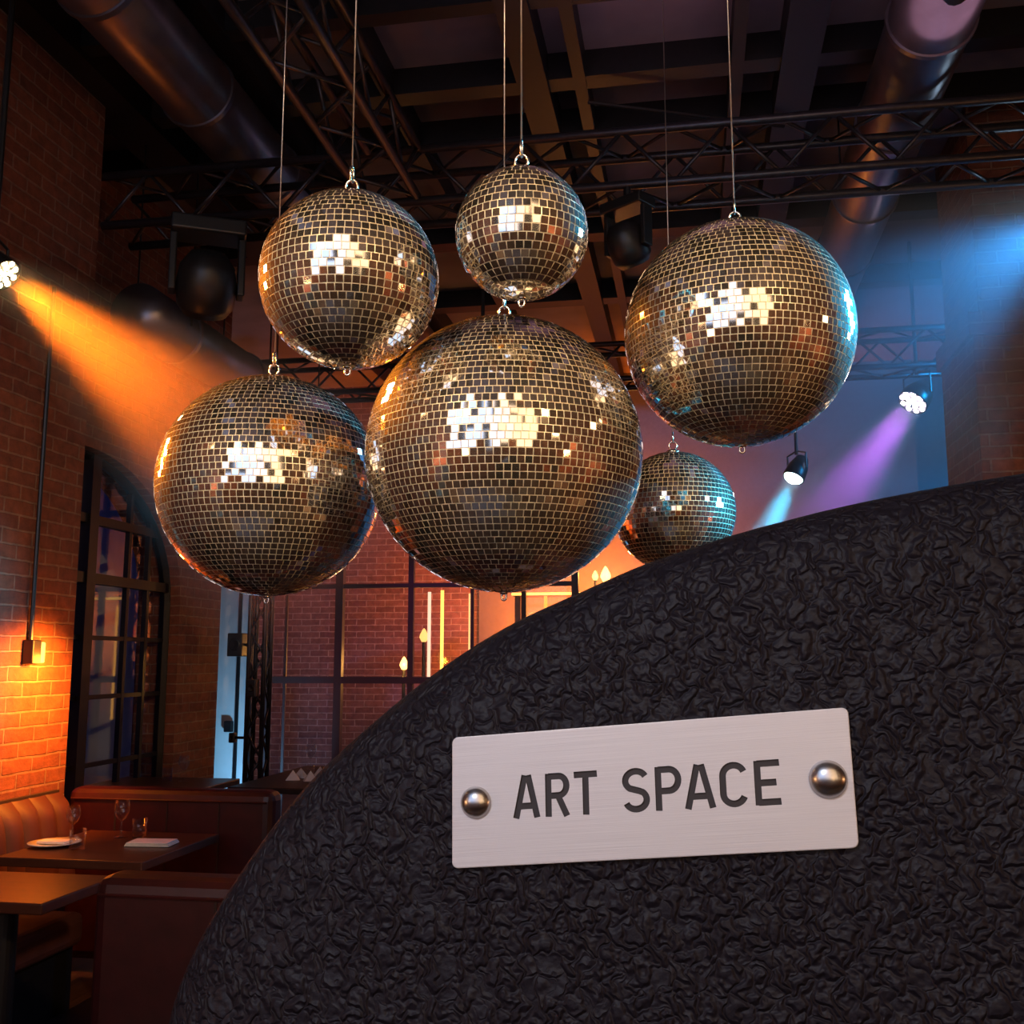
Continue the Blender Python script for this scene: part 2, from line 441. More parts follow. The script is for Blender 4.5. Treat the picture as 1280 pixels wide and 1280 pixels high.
def mirror_ball(label, px, py, rpx, d, hook_chain=.0):
    c = at(px, py, d); R = rpx * d / F * .995
    t = root('mirror_ball', label, 'mirror ball', c, 'hanging mirror balls')
    rnd = random.Random(int(px * 7 + py))
    bm = bmesh.new(); lathe(bm, [(0 if k in (0, 40) else (R - .0012) * math.sin(PI * k / 40), (R - .0012) * math.cos(PI * k / 40)) for k in range(41)], 72)
    link('ball_core', bm, GROUT, t, smooth=True)
    bm = bmesh.new(); T = .0195
    rows = int(round(PI * R / T)); dphi = PI / rows
    for i in range(1, rows - 1):
        ph = -PI / 2 + (i + .5) * dphi
        mcount = max(6, int(round(2 * PI * R * math.cos(ph) / T))); dth = 2 * PI / mcount; off = rnd.random() * dth
        hw = .5 * dth * R * math.cos(ph) * .87; hh = .5 * dphi * R * .87
        for k in range(mcount):
            th = off + k * dth
            n = Vector((math.cos(ph) * math.cos(th), math.cos(ph) * math.sin(th), math.sin(ph)))
            e = Vector((-math.sin(th), math.cos(th), 0)); u = n.cross(e)
            if u.z < 0: u = -u
            ta, tb = rnd.gauss(0, .025), rnd.gauss(0, .025)
            if rnd.random() < .03: ta += rnd.gauss(0, .05); tb += rnd.gauss(0, .05)
            n2 = (n + e * ta + u * tb).normalized(); e2 = (e - n2 * e.dot(n2)).normalized(); u2 = n2.cross(e2)
            cc = n * R
            top = [cc + e2 * (sx * hw) + u2 * (sy * hh) for sx, sy in ((-1, -1), (1, -1), (1, 1), (-1, 1))]
            bot = [p - n * .0025 for p in top]
            a = [bm.verts.new(p) for p in top]; q = [bm.verts.new(p) for p in bot]
            bm.faces.new(a)
            for s in range(4): bm.faces.new((a[s], q[s], q[(s + 1) % 4], a[(s + 1) % 4]))
    link('mirror_tiles', bm, MIRROR, t)
    # top cap and eye bolt
    bm = bmesh.new(); lathe(bm, [(0, R + .012), (.012, R + .012), (.026, R + .006), (.028, R - .003), (0, R - .003)], 24); cap = link('top_cap', bm, CHROME, t, smooth=True)
    bm = bmesh.new(); path_tube(bm, [(.016 * math.cos(a), 0, R + .028 + .018 * math.sin(a)) for a in [2 * PI * k / 20 for k in range(20)]], .0035, 8, True)
    link('eye_bolt', bm, CHROME, t, smooth=True)
    bm = bmesh.new(); path_tube(bm, [(0, .012 * math.cos(a), R + .062 + .022 * math.sin(a)) for a in [2 * PI * k / 20 for k in range(20)]], .003, 8, True)
    link('carabiner', bm, CHROME, t, smooth=True)
    bm = bmesh.new(); tube(bm, (0, 0, R + .08), (0, 0, H - c.z), .0022, 8); link('hanging_cable', bm, WIREM, t, smooth=True)
    bm = bmesh.new(); path_tube(bm, [(.007 * math.cos(a), 0, -R - .012 + .010 * math.sin(a)) for a in [2 * PI * k / 16 for k in range(16)]], .003, 8, True)
    lathe(bm, [(0, -R + .002), (.012, -R + .001), (.010, -R - .005), (0, -R - .006)], 20)
    link('bottom_eyelet', bm, CHROME, t, smooth=True)
    return t, c, R


mirror_ball('largest mirror ball, lowest in the middle of the cluster', 630, 568, 173, 2.86)
mirror_ball('large mirror ball with a cyan-lit rim, beside the blue haze', 923, 418, 142, 2.90)
mirror_ball('gold-toned mirror ball above the lower one nearest the brick wall', 437, 351, 111.5, 2.62)
mirror_ball('smallest upper mirror ball, hanging directly above the largest one', 652, 293, 83, 2.50)
mirror_ball('mirror ball with an orange-lit rim, lowest on the brick wall side', 338, 607, 138.5, 3.16)
mirror_ball('small teal-lit mirror ball partly hidden behind the leather panel', 843, 640, 76, 4.1)

# ------------------------------------------------------------------ light fixtures
def par(label, px, py, d, rad, target, col, glow, beam_deg, power, hang_z, strength=25, n=12, blend=.6):
    c = at(px, py, d)
    t = root('stage_light', label, 'stage light', c, 'glowing stage lights')
    q = aim(c, target); R3 = q.to_matrix()
    def loc(v): return R3 @ Vector(v)
    bm = bmesh.new(); lathe(bm, [(0, .20), (rad * .6, .20), (rad * .98, .10), (rad * 1.06, 0), (rad * 1.0, -.012), (rad * .95, 0), (0, .004)], 32, mtx=R3.to_4x4()); link('housing', bm, BLACKP, t, smooth=True)
    E = emis('lamp_glow_' + str(int(px)), glow, strength)
    pts = [(0, 0)] + [(rad * .43 * math.cos(a), rad * .43 * math.sin(a)) for a in [2 * PI * k / 5 for k in range(5)]] + [(rad * .78 * math.cos(a), rad * .78 * math.sin(a)) for a in [2 * PI * k / 9 + .2 for k in range(9)]]
    if n == 1: pts = [(0, 0)]
    for x, y in pts:
        bm = bmesh.new(); rr = rad * (.19 if n > 1 else .9); lathe(bm, [(0, -rr * .55 - .002), (rr * .6, -rr * .45), (rr * .92, -rr * .2), (rr, .0)], 16, mtx=Matrix.Translation(loc((x, y, 0))) @ R3.to_4x4())
        link('lamp_lens', bm, E, t, smooth=True)
    bm = bmesh.new(); w_ = rad * 1.25
    pts2 = [(w_, 0, .08), (w_, 0, .08)]
    s = R3 @ Vector((1, 0, 0)); s.z = 0; s.normalize(); bk = R3 @ Vector((0, 0, .08))
    topz = rad * 1.5
    path_tube(bm, [bk + s * w_, bk + s * w_ + Vector((0, 0, topz)), bk + Vector((0, 0, topz + .03)), bk - s * w_ + Vector((0, 0, topz)), bk - s * w_], .008, 6)
    link('yoke', bm, BLACKP, t)
    bm = bmesh.new(); tube(bm, bk + Vector((0, 0, topz)), Vector((bk.x, bk.y, hang_z - c.z)), .015, 10); link('hanging_stem', bm, BLACKP, t)
    src = c + (Vector(target) - c).normalized() * .05
    lamp('SPOT', label.split(',')[0] + ' beam', src, col, power, target, spot_size=math.radians(beam_deg), spot_blend=blend, shadow_soft_size=rad * .8)
    return t


ORANGE = (1, .16, .006); BLUE = (.02, .35, 1); CYAN = (.05, .62, 1); PURPLE = (.60, .12, 1)
par('stage light with warm white bulbs throwing an orange beam', 5, 343, 4.7, .075, at(330, 600, 4.3), ORANGE, (1, .72, .35), 31, 800, H)
par('stage light with a flower of white lamps throwing a purple beam', 1141, 503, 8.2, .115, at(1000, 690, 7.6), PURPLE, (1, .8, 1), 24, 330, H)
par('small stage light with a pale oval lens throwing a cyan beam', 992, 597, 8.4, .085, at(945, 700, 8.1), CYAN, (.6, .95, 1), 24, 520, H, n=1)
par('assumed stage light off the blue edge throwing the wide blue beam', 1330, 275, 5.6, .12, at(1050, 460, 4.9), BLUE, (.5, .8, 1), 44, 210, H)  # fixture out of view, assumed as the source of the blue beam
par('assumed stage light hidden behind the largest ball throwing purple light', 600, 470, 8.2, .10, at(520, 760, 8.8), (.75, .12, 1), (1, .7, 1), 40, 95, H)  # unseen fixture, assumed as the source of the purple glow


def moving_head(label, px, py, d, s, yaw, hang_z):
    c = on(1, px, py, d); t = root('moving_head_light', label, 'stage light', c, 'unlit moving head lights')
    R = Euler((math.radians(35), 0, yaw)).to_matrix().to_4x4()
    bm = bmesh.new(); lathe(bm, [(0, .21 * s), (.10 * s, .20 * s), (.16 * s, .12 * s), (.18 * s, 0), (.17 * s, -.12 * s), (.13 * s, -.18 * s), (.12 * s, -.17 * s), (0, -.165 * s)], 32, mtx=R); link('lamp_head', bm, BLACKP, t, smooth=True)
    bm = bmesh.new(); lathe(bm, [(0, -.195 * s), (.06 * s, -.19 * s), (.11 * s, -.17 * s)], 24, mtx=R); link('lens', bm, simple('dark_lens', (.02, .02, .03), .05, .2), t, smooth=True)
    for sx in (-1, 1):
        bm = bmesh.new(); box(bm, (sx * .20 * s - .022 * s, -.06 * s, -.06 * s), (sx * .20 * s + .022 * s, .06 * s, .30 * s), .01 * s)
        link('yoke_arm', bm, BLACKP, t).rotation_euler = (0, 0, yaw)
    bm = bmesh.new(); box(bm, (-.22 * s, -.12 * s, .30 * s), (.22 * s, .12 * s, .40 * s), .015 * s); link('base_box', bm, BLACKP, t).rotation_euler = (0, 0, yaw)
    bm = bmesh.new(); tube(bm, (0, 0, .40 * s), (0, 0, hang_z - c.z), .02, 10); link('clamp', bm, STEEL, t)
    return t
moving_head('dark moving head light hanging beside the upper gold ball', 258, 357, TY - .15, .92, .5, 4.08)
moving_head('dark moving head light tucked between the smallest upper ball and the cyan-edged ball', 785, 306, TY - .15, .6, -.6, 4.08)
#moving_head('dark at the truss end over the brick wall', 95, 262, 5.3, .7, .8, 4.1)

# ------------------------------------------------------------------ booths and tables
def banquette(name, label, x0, x1, y, depth, hb, facing, m, inset=0):
    # backrest slab with rolled top, seat cushion, plinth; facing = -1 looks at the camera
    t = root(name, label, 'booth', ((x0 + x1) / 2, y, 0), 'leather booth benches')
    w_ = (x1 - x0) / 2
    bm = bmesh.new(); box(bm, (-w_, -.08, .06), (w_, .08, hb), .05); link('backrest', bm, m, t, smooth=False)
    for k in range(1, 4):
        bm = bmesh.new(); xx = -w_ + 2 * w_ * k / 4; box(bm, (xx - .004, -.083, .2), (xx + .004, .083, hb - .05)); link('seam', bm, SEAMM, t)
    bm = bmesh.new(); path_tube(bm, [(-w_ + .03, facing * .083, hb - .055), (w_ - .03, facing * .083, hb - .055)], .006, 6); link('piping', bm, m, t)
    bm = bmesh.new(); a, b_ = sorted((facing * .08, facing * (.08 + depth))); xs = -w_ + inset; box(bm, (xs, a, .30), (w_, b_, .46), .04); link('seat_cushion', bm, m, t)
    bm = bmesh.new(); box(bm, (xs + .04, a, 0), (w_ - .04, b_ - .05 if facing > 0 else b_, .31)); link('plinth', bm, STEEL, t)
    return t

pb0 = on(2, 97, 985, .93); pb1 = on(2, 357, 985, .93)
banquette('booth_bench', 'dark red leather booth bench behind the laid table', XL + .01, pb1.x, (pb0.y + pb1.y) / 2, .42, .93, -1, LEATHER_RED, inset=.56)
pn0 = on(2, 132, 1089, .92)
banquette('booth_bench', 'red leather booth back nearest, with its back to the laid table', pn0.x, pn0.x + 1.7, pn0.y, .45, .92, -1, LEATHER_RED)

# channel-tufted wall banquette
t = root('wall_banquette', 'tan leather banquette with upright padded channels along the brick wall', 'booth', (XL, 4.2, 0))
Ya, Yb = -2.1, pb0.y - .08 - 4.2
nch = int((Yb - Ya) / .13); s = (Yb - Ya) / nch
bm = bmesh.new()
for k in range(nch):
    y0 = Ya + k * s; rows_ = []
    for zi in range(11):
        z = .42 + .50 * zi / 10
        row = []
        for a in range(9):
            u = a / 8; bul = math.sin(PI * u) ** .6 * .035; topr = math.sqrt(max(0, 1 - max(0, (zi - 7) / 3) ** 2))
            row.append(bm.verts.new((.02 + (.13 - .06 * zi / 10 + bul) * (.25 + .75 * topr), y0 + s * u, z)))
        rows_.append(row)
    for r0, r1 in zip(rows_, rows_[1:]):
        for a in range(8): bm.faces.new((r0[a], r0[a + 1], r1[a + 1], r1[a]))
link('channelled_back', bm, LEATHER_TAN, t, smooth=True)
bm = bmesh.new(); box(bm, (.005, Ya, .06), (.03, Yb, .93)); link('back_board', bm, SEAMM, t)
bm = bmesh.new(); box(bm, (.03, Ya, .30), (.50, Yb - .45, .45), .04); link('seat_cushion', bm, LEATHER_TAN, t)
bm = bmesh.new(); box(bm, (.03, Ya, 0), (.44, Yb - .45, .31)); link('plinth', bm, STEEL, t)


def table(label, xr, y0, y1, z=.75, x0=XL + .28):
    t = root('dining_table', label, 'table', ((x0 + xr) / 2, (y0 + y1) / 2, 0), 'wooden dining tables')
    w_ = (xr - x0) / 2; d_ = (y1 - y0) / 2
    bm = bmesh.new(); box(bm, (-w_, -d_, z - .04), (w_, d_, z), .006); link('tabletop', bm, WOOD, t)
    bm = bmesh.new(); tube(bm, (w_ * .25, 0, .03), (w_ * .25, 0, z - .04), .045, 20); link('pedestal', bm, STEEL, t)
    bm = bmesh.new(); box(bm, (w_ * .25 - .25, -.25, 0), (w_ * .25 + .25, .25, .03), .008); link('base_plate', bm, STEEL, t)
    return t
q0 = on(2, 185, 1078, .75); q1 = on(2, 268, 1042, .75)
table('wooden dining table laid with glasses, plate and napkin', (q0.x + q1.x) / 2, q0.y, q1.y)
q2 = on(2, 52, 1130, .75); q3 = on(2, 112, 1108, .75)
table('bare wooden dining table nearest in the booth corner', (q2.x + q3.x) / 2, q2.y, q3.y + .2, x0=XL + .2)


def glass(kind, label, px, py, z=.75, s=1.0, group='glasses on the laid table'):
    p = on(2, px, py, z)
    t = root(kind, label, 'glass', p, group)
    bm = bmesh.new()
    if kind == 'wine_glass':
        lathe(bm, [(0, .002), (.034 * s, .002), (.030 * s, .006), (.006 * s, .010), (.004 * s, .03), (.004 * s, .075 * s), (.012 * s, .085 * s)], 24); link('stem', bm, GLASSM, t, smooth=True)
        bm = bmesh.new(); lathe(bm, [(.004, .080 * s), (.022 * s, .092 * s), (.036 * s, .118 * s), (.038 * s, .140 * s), (.031 * s, .178 * s), (.029 * s, .178 * s), (.036 * s, .140 * s), (.034 * s, .118 * s), (.020 * s, .094 * s), (.003, .084 * s)], 24); link('bowl', bm, GLASSM, t, smooth=True)
    else:
        lathe(bm, [(0, .002), (.032 * s, .002), (.037 * s, .09 * s), (.035 * s, .09 * s), (.030 * s, .012), (0, .012)], 24); link('tumbler_wall', bm, GLASSM, t, smooth=True)
    return t
glass('wine_glass', 'stemmed wine glass in the middle of the laid table', 151, 1047)
glass('tumbler', 'short water tumbler beside the folded napkin', 174, 1047)
glass('tumbler', 'short water tumbler beside the white plate', 96, 1062)
glass('wine_glass', 'stemmed wine glass behind the tumbler near the white plate', 90, 1050, s=.9)


def napkin(label, px, py, z, w_, d_, rz, group=None):
    p = on(2, px, py, z); bm = bmesh.new()
    for k in range(3): box(bm, (-w_ / 2 + .004 * k, -d_ / 2, .002 + .006 * k), (w_ / 2 - .003 * k, d_ / 2 - .004 * k, .0075 + .006 * k), .002)
    o = link('folded_napkin', bm, LINEN, loc=p); o.rotation_euler = (0, 0, rz); return tag(o, label, 'napkin', group)
napkin('white folded napkin near the open corner of the laid table', 190, 1056, .75, .21, .13, .1)
p = on(2, 68, 1057, .75)
bm = bmesh.new(); lathe(bm, [(0, .004), (.06, .004), (.115, .014), (.117, .018), (.06, .009), (0, .009)], 40)
tag(link('dinner_plate', bm, PORCELAIN, loc=p, smooth=True), 'white plate laid near the tan banquette', 'plate')
p2 = p.copy(); p2.z += .012
bm = bmesh.new(); box(bm, (-.07, -.035, 0), (.07, .035, .012), .003); o = tag(link('folded_napkin', bm, LINEN, loc=p2), 'white folded napkin lying on the plate', 'napkin')

# far tables
pf = on(2, 222, 978, .75)
tb = root('dining_table', 'far wooden table beside the pier of the arched window', 'table', (pf.x, pf.y, 0), 'wooden dining tables')
bm = bmesh.new(); box(bm, (-.55, -.3, .71), (.33, .3, .75), .006); link('tabletop', bm, WOOD, tb)
bm = bmesh.new(); tube(bm, (.1, 0, .0), (.1, 0, .71), .05, 16); link('pedestal', bm, STEEL, tb)
glass('wine_glass', 'stemmed wine glass on the far table by the arched window pier', 229, 977, s=1.0, group='glasses on far tables')
glass('tumbler', 'small tumbler on the far table by the arched window', 209, 976, group='glasses on far tables')
pf = on(2, 395, 978, .75)
tb = root('dining_table', 'far dark table in front of the glazed screen with napkins', 'table', (pf.x, pf.y, 0), 'wooden dining tables')
bm = bmesh.new(); box(bm, (-.5, -.35, .71), (.8, 1.1, .75), .006); link('tabletop', bm, STEEL, tb)
bm = bmesh.new(); tube(bm, (.2, 0, .0), (.2, 0, .71), .05, 16); link('pedestal', bm, STEEL, tb)
glass('wine_glass', 'stemmed wine glass on the far dark table with napkins', 388, 962, s=1.1, group='glasses on far tables')
glass('tumbler', 'small tumbler on the far dark table with napkins', 398, 974, group='glasses on far tables')
for k, (px, py, rz, lab) in enumerate(((366, 975, .3, 'first from the truss tower'), (376, 972, -.3, 'beside the glasses on the tower side'), (388, 976, .5, 'before the stemmed glass'), (400, 970, .2, 'farthest from the truss tower'))):
    pp = on(2, px, py, .75); bm = bmesh.new()
    a = [bm.verts.new(v) for v in ((-.05, -.03, 0), (.05, -.03, 0), (.05, .03, 0), (-.05, .03, 0))]; c_ = bm.verts.new((0, 0, .07)); d2 = bm.verts.new((.01, .02, .05))
    bm.faces.new(a)
    for i in range(4): bm.faces.new((a[i], a[(i + 1) % 4], c_))
    bm.verts.remove(d2)
    o = link('peaked_napkin', bm, LINEN, loc=pp); o.rotation_euler = (0, 0, rz); tag(o, 'white peaked napkin on the far dark table, ' + lab, 'napkin', 'napkins on the far dark table')

# tableside chair backs near far table
pc = on(1, 352, 930, 7.6)

# ------------------------------------------------------------------ wall lamp
pw = on(0, 33, 815, XL)
t = root('wall_lamp', 'small black wall lamp glowing amber on the brick wall', 'lamp', pw)
bm = bmesh.new(); box(bm, (0, -.035, -.06), (.06, .035, .06), .006); link('lamp_box', bm, BLACKP, t)
bm = bmesh.new(); box(bm, (.01, .045, -.055), (.05, .085, .05), .008); link('amber_glass', bm, emis('amber_bulb', (1, .50, .08), 3.2), t)
bm = bmesh.new(); box(bm, (.0, .02, -.03), (.03, .05, .0)); link('bracket', bm, BLACKP, t)
ph = on(0, 62, 500, XL)
bm = bmesh.new(); path_tube(bm, [(.02, 0, .05), (.02, 0, ph.z - pw.z + .6)], .011, 8); link('conduit', bm, BLACKP, t)
AMB = (1, .25, .02)
lamp('POINT', 'amber wall lamp light', pw + Vector((.10, .08, -.05)), AMB, 8, shadow_soft_size=.04)
lamp('SPOT', 'amber wall lamp downlight', pw + Vector((.42, .02, .05)), AMB, 190, pw + Vector((0, .02, -.30)), spot_size=math.radians(120), spot_blend=1, shadow_soft_size=.04)

# ------------------------------------------------------------------ glazed screen, door, boxes
YS = 9.0
def xat(px, y=YS, py=850): return on(1, px, py, y).x
def zat(py, px=430, y=YS): return on(1, px, py, y).z
w3 = bpy.data.objects.new('window_3', None); C.objects.link(w3); w3.location = (0, YS, 0); w3['kind'] = 'structure'; w3['label'] = 'dark framed glazed screen before the back brick wall'
bm = bmesh.new()
x0, x1 = xat(334), xat(720)
for px, r in ((334, .03), (356, .012), (423, .035), (513, .025), (590, .015), (655, .02), (720, .03)):
    X = xat(px); box(bm, (X - r, -r, 0), (X + r, r, 3.6))
for py, r in ((733, .02), (850, .03)):
    Z = zat(py); box(bm, (x0, -r, Z - r), (x1, r, Z + r))
for Z in (.05, 3.6, 3.0): box(bm, (x0, -.03, Z - .03), (x1, .03, Z + .03))
link('window_frame', bm, simple('brown_steel', (.045, .02, .022), .5), w3)
bm = bmesh.new(); vs = [bm.verts.new(v) for v in ((x0, 0, .05), (x1, 0, .05), (x1, 0, 3.6), (x0, 0, 3.6))]; bm.faces.new(vs); link('glass_pane', bm, PANE, w3)
# pale door panel
d1 = bpy.data.objects.new('door_1', None); C.objects.link(d1); d1.location = (0, YS, 0); d1['kind'] = 'structure'; d1['label'] = 'pale blue-lit door beside the glazed screen'
xa, xb = xat(270), xat(313)
bm = bmesh.new(); box(bm, (xa, -.02, 0), (xb, .02, 2.4)); link('door_leaf', bm, PLASTER, d1)
bm = bmesh.new(); xm = xat(299); box(bm, (xm - .015, -.035, 0), (xm + .015, -.01, 2.4)); box(bm, (xa - .04, -.04, 0), (xa, .04, 2.45)); box(bm, (xb, -.04, 0), (xb + .03, .04, 2.45)); box(bm, (xa, -.04, 2.4), (xb, .04, 2.46)); link('door_frame', bm, STEEL, d1)
bm = bmesh.new(); box(bm, (xm - .1, -.08, .95), (xm - .02, -.035, 1.05), .01); link('door_handle', bm, STEEL, d1)

def speaker_box(label, px, py, y, w_, h_, d_=.12, to=None):
    p = on(1, px, py, y); t = root('loudspeaker', label, 'loudspeaker', p, 'small black loudspeakers')
    bm = bmesh.new(); box(bm, (-w_ / 2, -d_ / 2, -h_ / 2), (w_ / 2, d_ / 2, h_ / 2), .008); link('cabinet', bm, BLACKP, t)
    bm = bmesh.new(); lathe(bm, [(0, 0), (w_ * .3, .005), (w_ * .38, 0)], 20, o=(0, -d_ / 2 - .002, 0), mtx=Matrix.Rotation(PI / 2, 4, 'X')); link('speaker_cone', bm, STEEL, t)
    if to is not None:
        bm = bmesh.new(); path_tube(bm, [(w_ / 2 - .01, 0, 0), Vector(to) - p], .012, 6); link('bracket', bm, STEEL, t)
    return t
speaker_box('black loudspeaker box mounted before the pale door', 297, 806, 8.0, .13, .19, to=(pt.x - .06, 8.0, on(1, 297, 806, 8).z))
speaker_box('small black box lower on the truss tower', 316, 860, 7.86, .08, .14, .08)
speaker_box('small dark box on a bracket low before the pale door', 291, 922, 8.0, .05, .08, .06, to=(pt.x - .06, 8.0, on(1, 291, 922, 8).z))

# LED tubes and bulbs behind the screen
WARM = (1, .42, .08)
def tube_light(label, px, py0, py1, y, col, st, r=.018):
    a = on(1, px, py0, y); b_ = on(1, px, py1, y)
    t = root('light_tube', label, 'light', (a.x, y, b_.z), 'upright glowing light tubes')
    bm = bmesh.new(); tube(bm, (0, 0, 0), (0, 0, a.z - b_.z), r, 12); link('glowing_tube', bm, emis('tube_glow_%d' % px, col, st), t, smooth=True)
    bm = bmesh.new(); tube(bm, (0, 0, -b_.z), (0, 0, 0), r * 1.2, 12); link('stand', bm, STEEL, t)
    return t
tube_light('upright pale pink light tube with bead glints behind the screen', 537, 740, 900, 10.6, (1, .55, .35), 1.6)
tube_light('upright yellow light tube behind the glazed screen', 553, 738, 905, 10.6, (1, .52, .08), 2.6)
tube_light('upright orange light tube under the largest ball', 588, 742, 905, 10.6, (1, .40, .14), 2.2)
tube_light('short upright orange light tube beside the horizontal one', 656, 752, 905, 10.6, (1, .42, .05), 4)
tube_light('fainter upright orange light tube near the twin candle bulbs', 682, 744, 905, 10.6, (1, .40, .04), 1.8)
a = on(1, 640, 741, 10.5); b_ = on(1, 775, 736, 10.5)
t = root('back_bar_shelf', 'glowing orange-edged back bar shelf below the largest ball', 'shelf', (a.x, 10.5, 0))
bm = bmesh.new(); box(bm, (0, 0, a.z - .03), (b_.x - a.x, .35, a.z)); link('shelf_board', bm, WOOD, t)
bm = bmesh.new(); tube(bm, (0, -.012, a.z - .015), (b_.x - a.x, -.012, a.z - .015), .014, 10); link('shelf_light_strip', bm, emis('shelf_glow', (1, .5, .08), 3.5), t, smooth=True)
for xx in (.05, b_.x - a.x - .05):
    bm = bmesh.new(); box(bm, (xx - .03, .05, 0), (xx + .03, .3, a.z - .03)); link('leg', bm, WOOD, t)
SH = a.z
def candle_bulb(label, px, py, y, r, st=9, base=None, name='glowing_bulb', stretch=1.5):
    p = on(1, px, py, y); t = root(name, label, 'bulb', p, 'warm glowing bulbs')
    bm = bmesh.new(); lathe(bm, [(0, -r * stretch), (r * .55, -r * stretch * .8), (r, -r * .3), (r * .85, r * .35), (r * .35, r * stretch * .9), (0, r * stretch * 1.15)], 20); link('glass_bulb', bm, emis('bulb_glow_%d' % px, (1, .50, .13), st * .35), t, smooth=True)
    bm = bmesh.new()
    if base is None: tube(bm, (0, 0, r * stretch), (0, 0, H - p.z), .008, 6)
    else: tube(bm, (0, 0, base - p.z), (0, 0, -r * stretch * .8), r * .4, 10)
    link('lamp_holder', bm, STEEL, t)
    return p
candle_bulb('flame-shaped glowing bulb beside a screen upright, low on the brick', 505, 830, 10.2, .045, 12, base=1.2)
candle_bulb('smaller glowing bulb above the flame-shaped one', 530, 795, 10.9, .05, 5, base=1.3)
candle_bulb('taller of the twin candle bulbs over the back bar shelf', 757, 719, 10.6, .055, 14, base=SH)
candle_bulb('smaller of the twin candle bulbs over the back bar shelf', 744, 720, 10.6, .035, 10, base=SH)
for (px, py) in ((505, 830), (757, 719)):
    lamp('POINT', 'bulb light', on(1, px, py, 10.1), WARM, 25, shadow_soft_size=.05)
lamp('AREA', 'back bar light', on(1, 730, 800, 10.9), (1, .17, .006), 330, on(1, 730, 700, 12), shape='RECTANGLE', size=1.6, size_y=.5)
lamp('SPOT', 'back bar up light', on(1, 740, 900, 10.2), (1, .15, .006), 25, on(1, 730, 650, 11.5), spot_size=math.radians(50), spot_blend=1, shadow_soft_size=.2)

# ------------------------------------------------------------------ haze
def haze_mat(name, kind, K, p1, p2=1.0, L=1.0, g=.2):
    m = bpy.data.materials.new(name); m.use_nodes = True; nt = m.node_tree; nt.nodes.remove(nt.nodes['Principled BSDF'])
    v = nt.nodes.new('ShaderNodeVolumeScatter'); v.inputs['Anisotropy'].default_value = g; nt.links.new(v.outputs[0], nt.nodes['Material Output'].inputs['Volume'])
    if kind == 'flat': v.inputs['Density'].default_value = K; return m
    tc = nt.nodes.new('ShaderNodeTexCoord'); sp = nt.nodes.new('ShaderNodeSeparateXYZ'); nt.links.new(tc.outputs['Object'], sp.inputs[0])
    def M_(op, a, b=None):
        n = nt.nodes.new('ShaderNodeMath'); n.operation = op
        for i_, q_ in enumerate((a, b)):
            if q_ is None: continue
            if isinstance(q_, (int, float)): n.inputs[i_].default_value = q_
            else: nt.links.new(q_, n.inputs[i_])
        return n.outputs[0]
    z = M_('MULTIPLY', sp.outputs[2], -1.0)
    r2 = M_('SQRT', M_('ADD', M_('MULTIPLY', sp.outputs[0], sp.outputs[0]), M_('MULTIPLY', sp.outputs[1], sp.outputs[1])))
    w_ = M_('ADD', M_('MULTIPLY', z, p1), p2)                      # local cone radius
    e = M_('MAXIMUM', M_('SUBTRACT', 1.0, M_('POWER', M_('DIVIDE', r2, w_), 2.0)), 0.0)
    fall = M_('MAXIMUM', M_('SUBTRACT', 1.0, M_('DIVIDE', z, L)), 0.0)
    grow = M_('ADD', .25, M_('MULTIPLY', z, 1.2))
    nz = N(nt, 'ShaderNodeTexNoise', Scale=2.2, Detail=2.0); nt.links.new(tc.outputs['Object'], nz.inputs['Vector'])
    d = M_('MULTIPLY', M_('MULTIPLY', M_('MULTIPLY', e, fall), M_('MULTIPLY', grow, K)), M_('ADD', .45, nz.outputs['Fac']))
    nt.links.new(d, v.inputs['Density']); return m


def beam(label, src, target, r0, half_deg, L, K):
    ta = math.tan(math.radians(half_deg)); bm = bmesh.new()
    tube(bm, (0, 0, -.03), (0, 0, -L), r0, 32, r1=r0 + ta * L)
    o = link('haze', bm, haze_mat('beam_haze', 'cone', K, ta, r0, L)); o.location = src
    o.rotation_mode = 'QUATERNION'; o.rotation_quaternion = aim(src, target); tag(o, label, 'haze', kind='stuff'); return o


beam('orange-lit haze streaming from the stage light above the brick wall', at(5, 343, 4.7), at(330, 600, 4.3), .12, 15.5, 2.2, 1.25)
beam('purple-lit haze streaming from the flower of white lamps', at(1141, 503, 8.2), at(1000, 690, 7.6), .10, 11.5, 2.2, 1.8)
beam('cyan-lit haze streaming from the small oval stage light', at(992, 597, 8.4), at(945, 700, 8.1), .08, 11, 1.5, 1.6)
beam('blue-lit haze at the frame edge over the brick pier', at(1330, 275, 5.6), at(1050, 460, 4.9), .24, 21, 2.3, .8)
bm = bmesh.new(); box(bm, (xat(545, 9.5), 9.4, .02), (XR - .05, YB - .05, 4.0))
o = link('haze', bm, haze_mat('room_haze', 'flat', .075, 0)); tag(o, 'thin blue and purple stage haze filling the far end of the room', 'haze', kind='stuff')

# ------------------------------------------------------------------ leather panel with name plate
def camv(v): return RT * v[0] + UP * v[1] + FW * v[2]
nC = Vector((-.2135, .2020, -.9558)).normalized(); aC = Vector((.9743, .1165, -.1931)); aC = (aC - nC * aC.dot(nC)).normalized(); bC = nC.cross(aC)
D0 = .62
P0c = Vector((-.0586, -.2203, 1)) * D0       # plate's upper corner, camera axes
n_, ax, up_ = camv(nC), camv(aC), camv(bC)
Mp = Matrix((ax, up_, n_)).transposed().to_4x4()
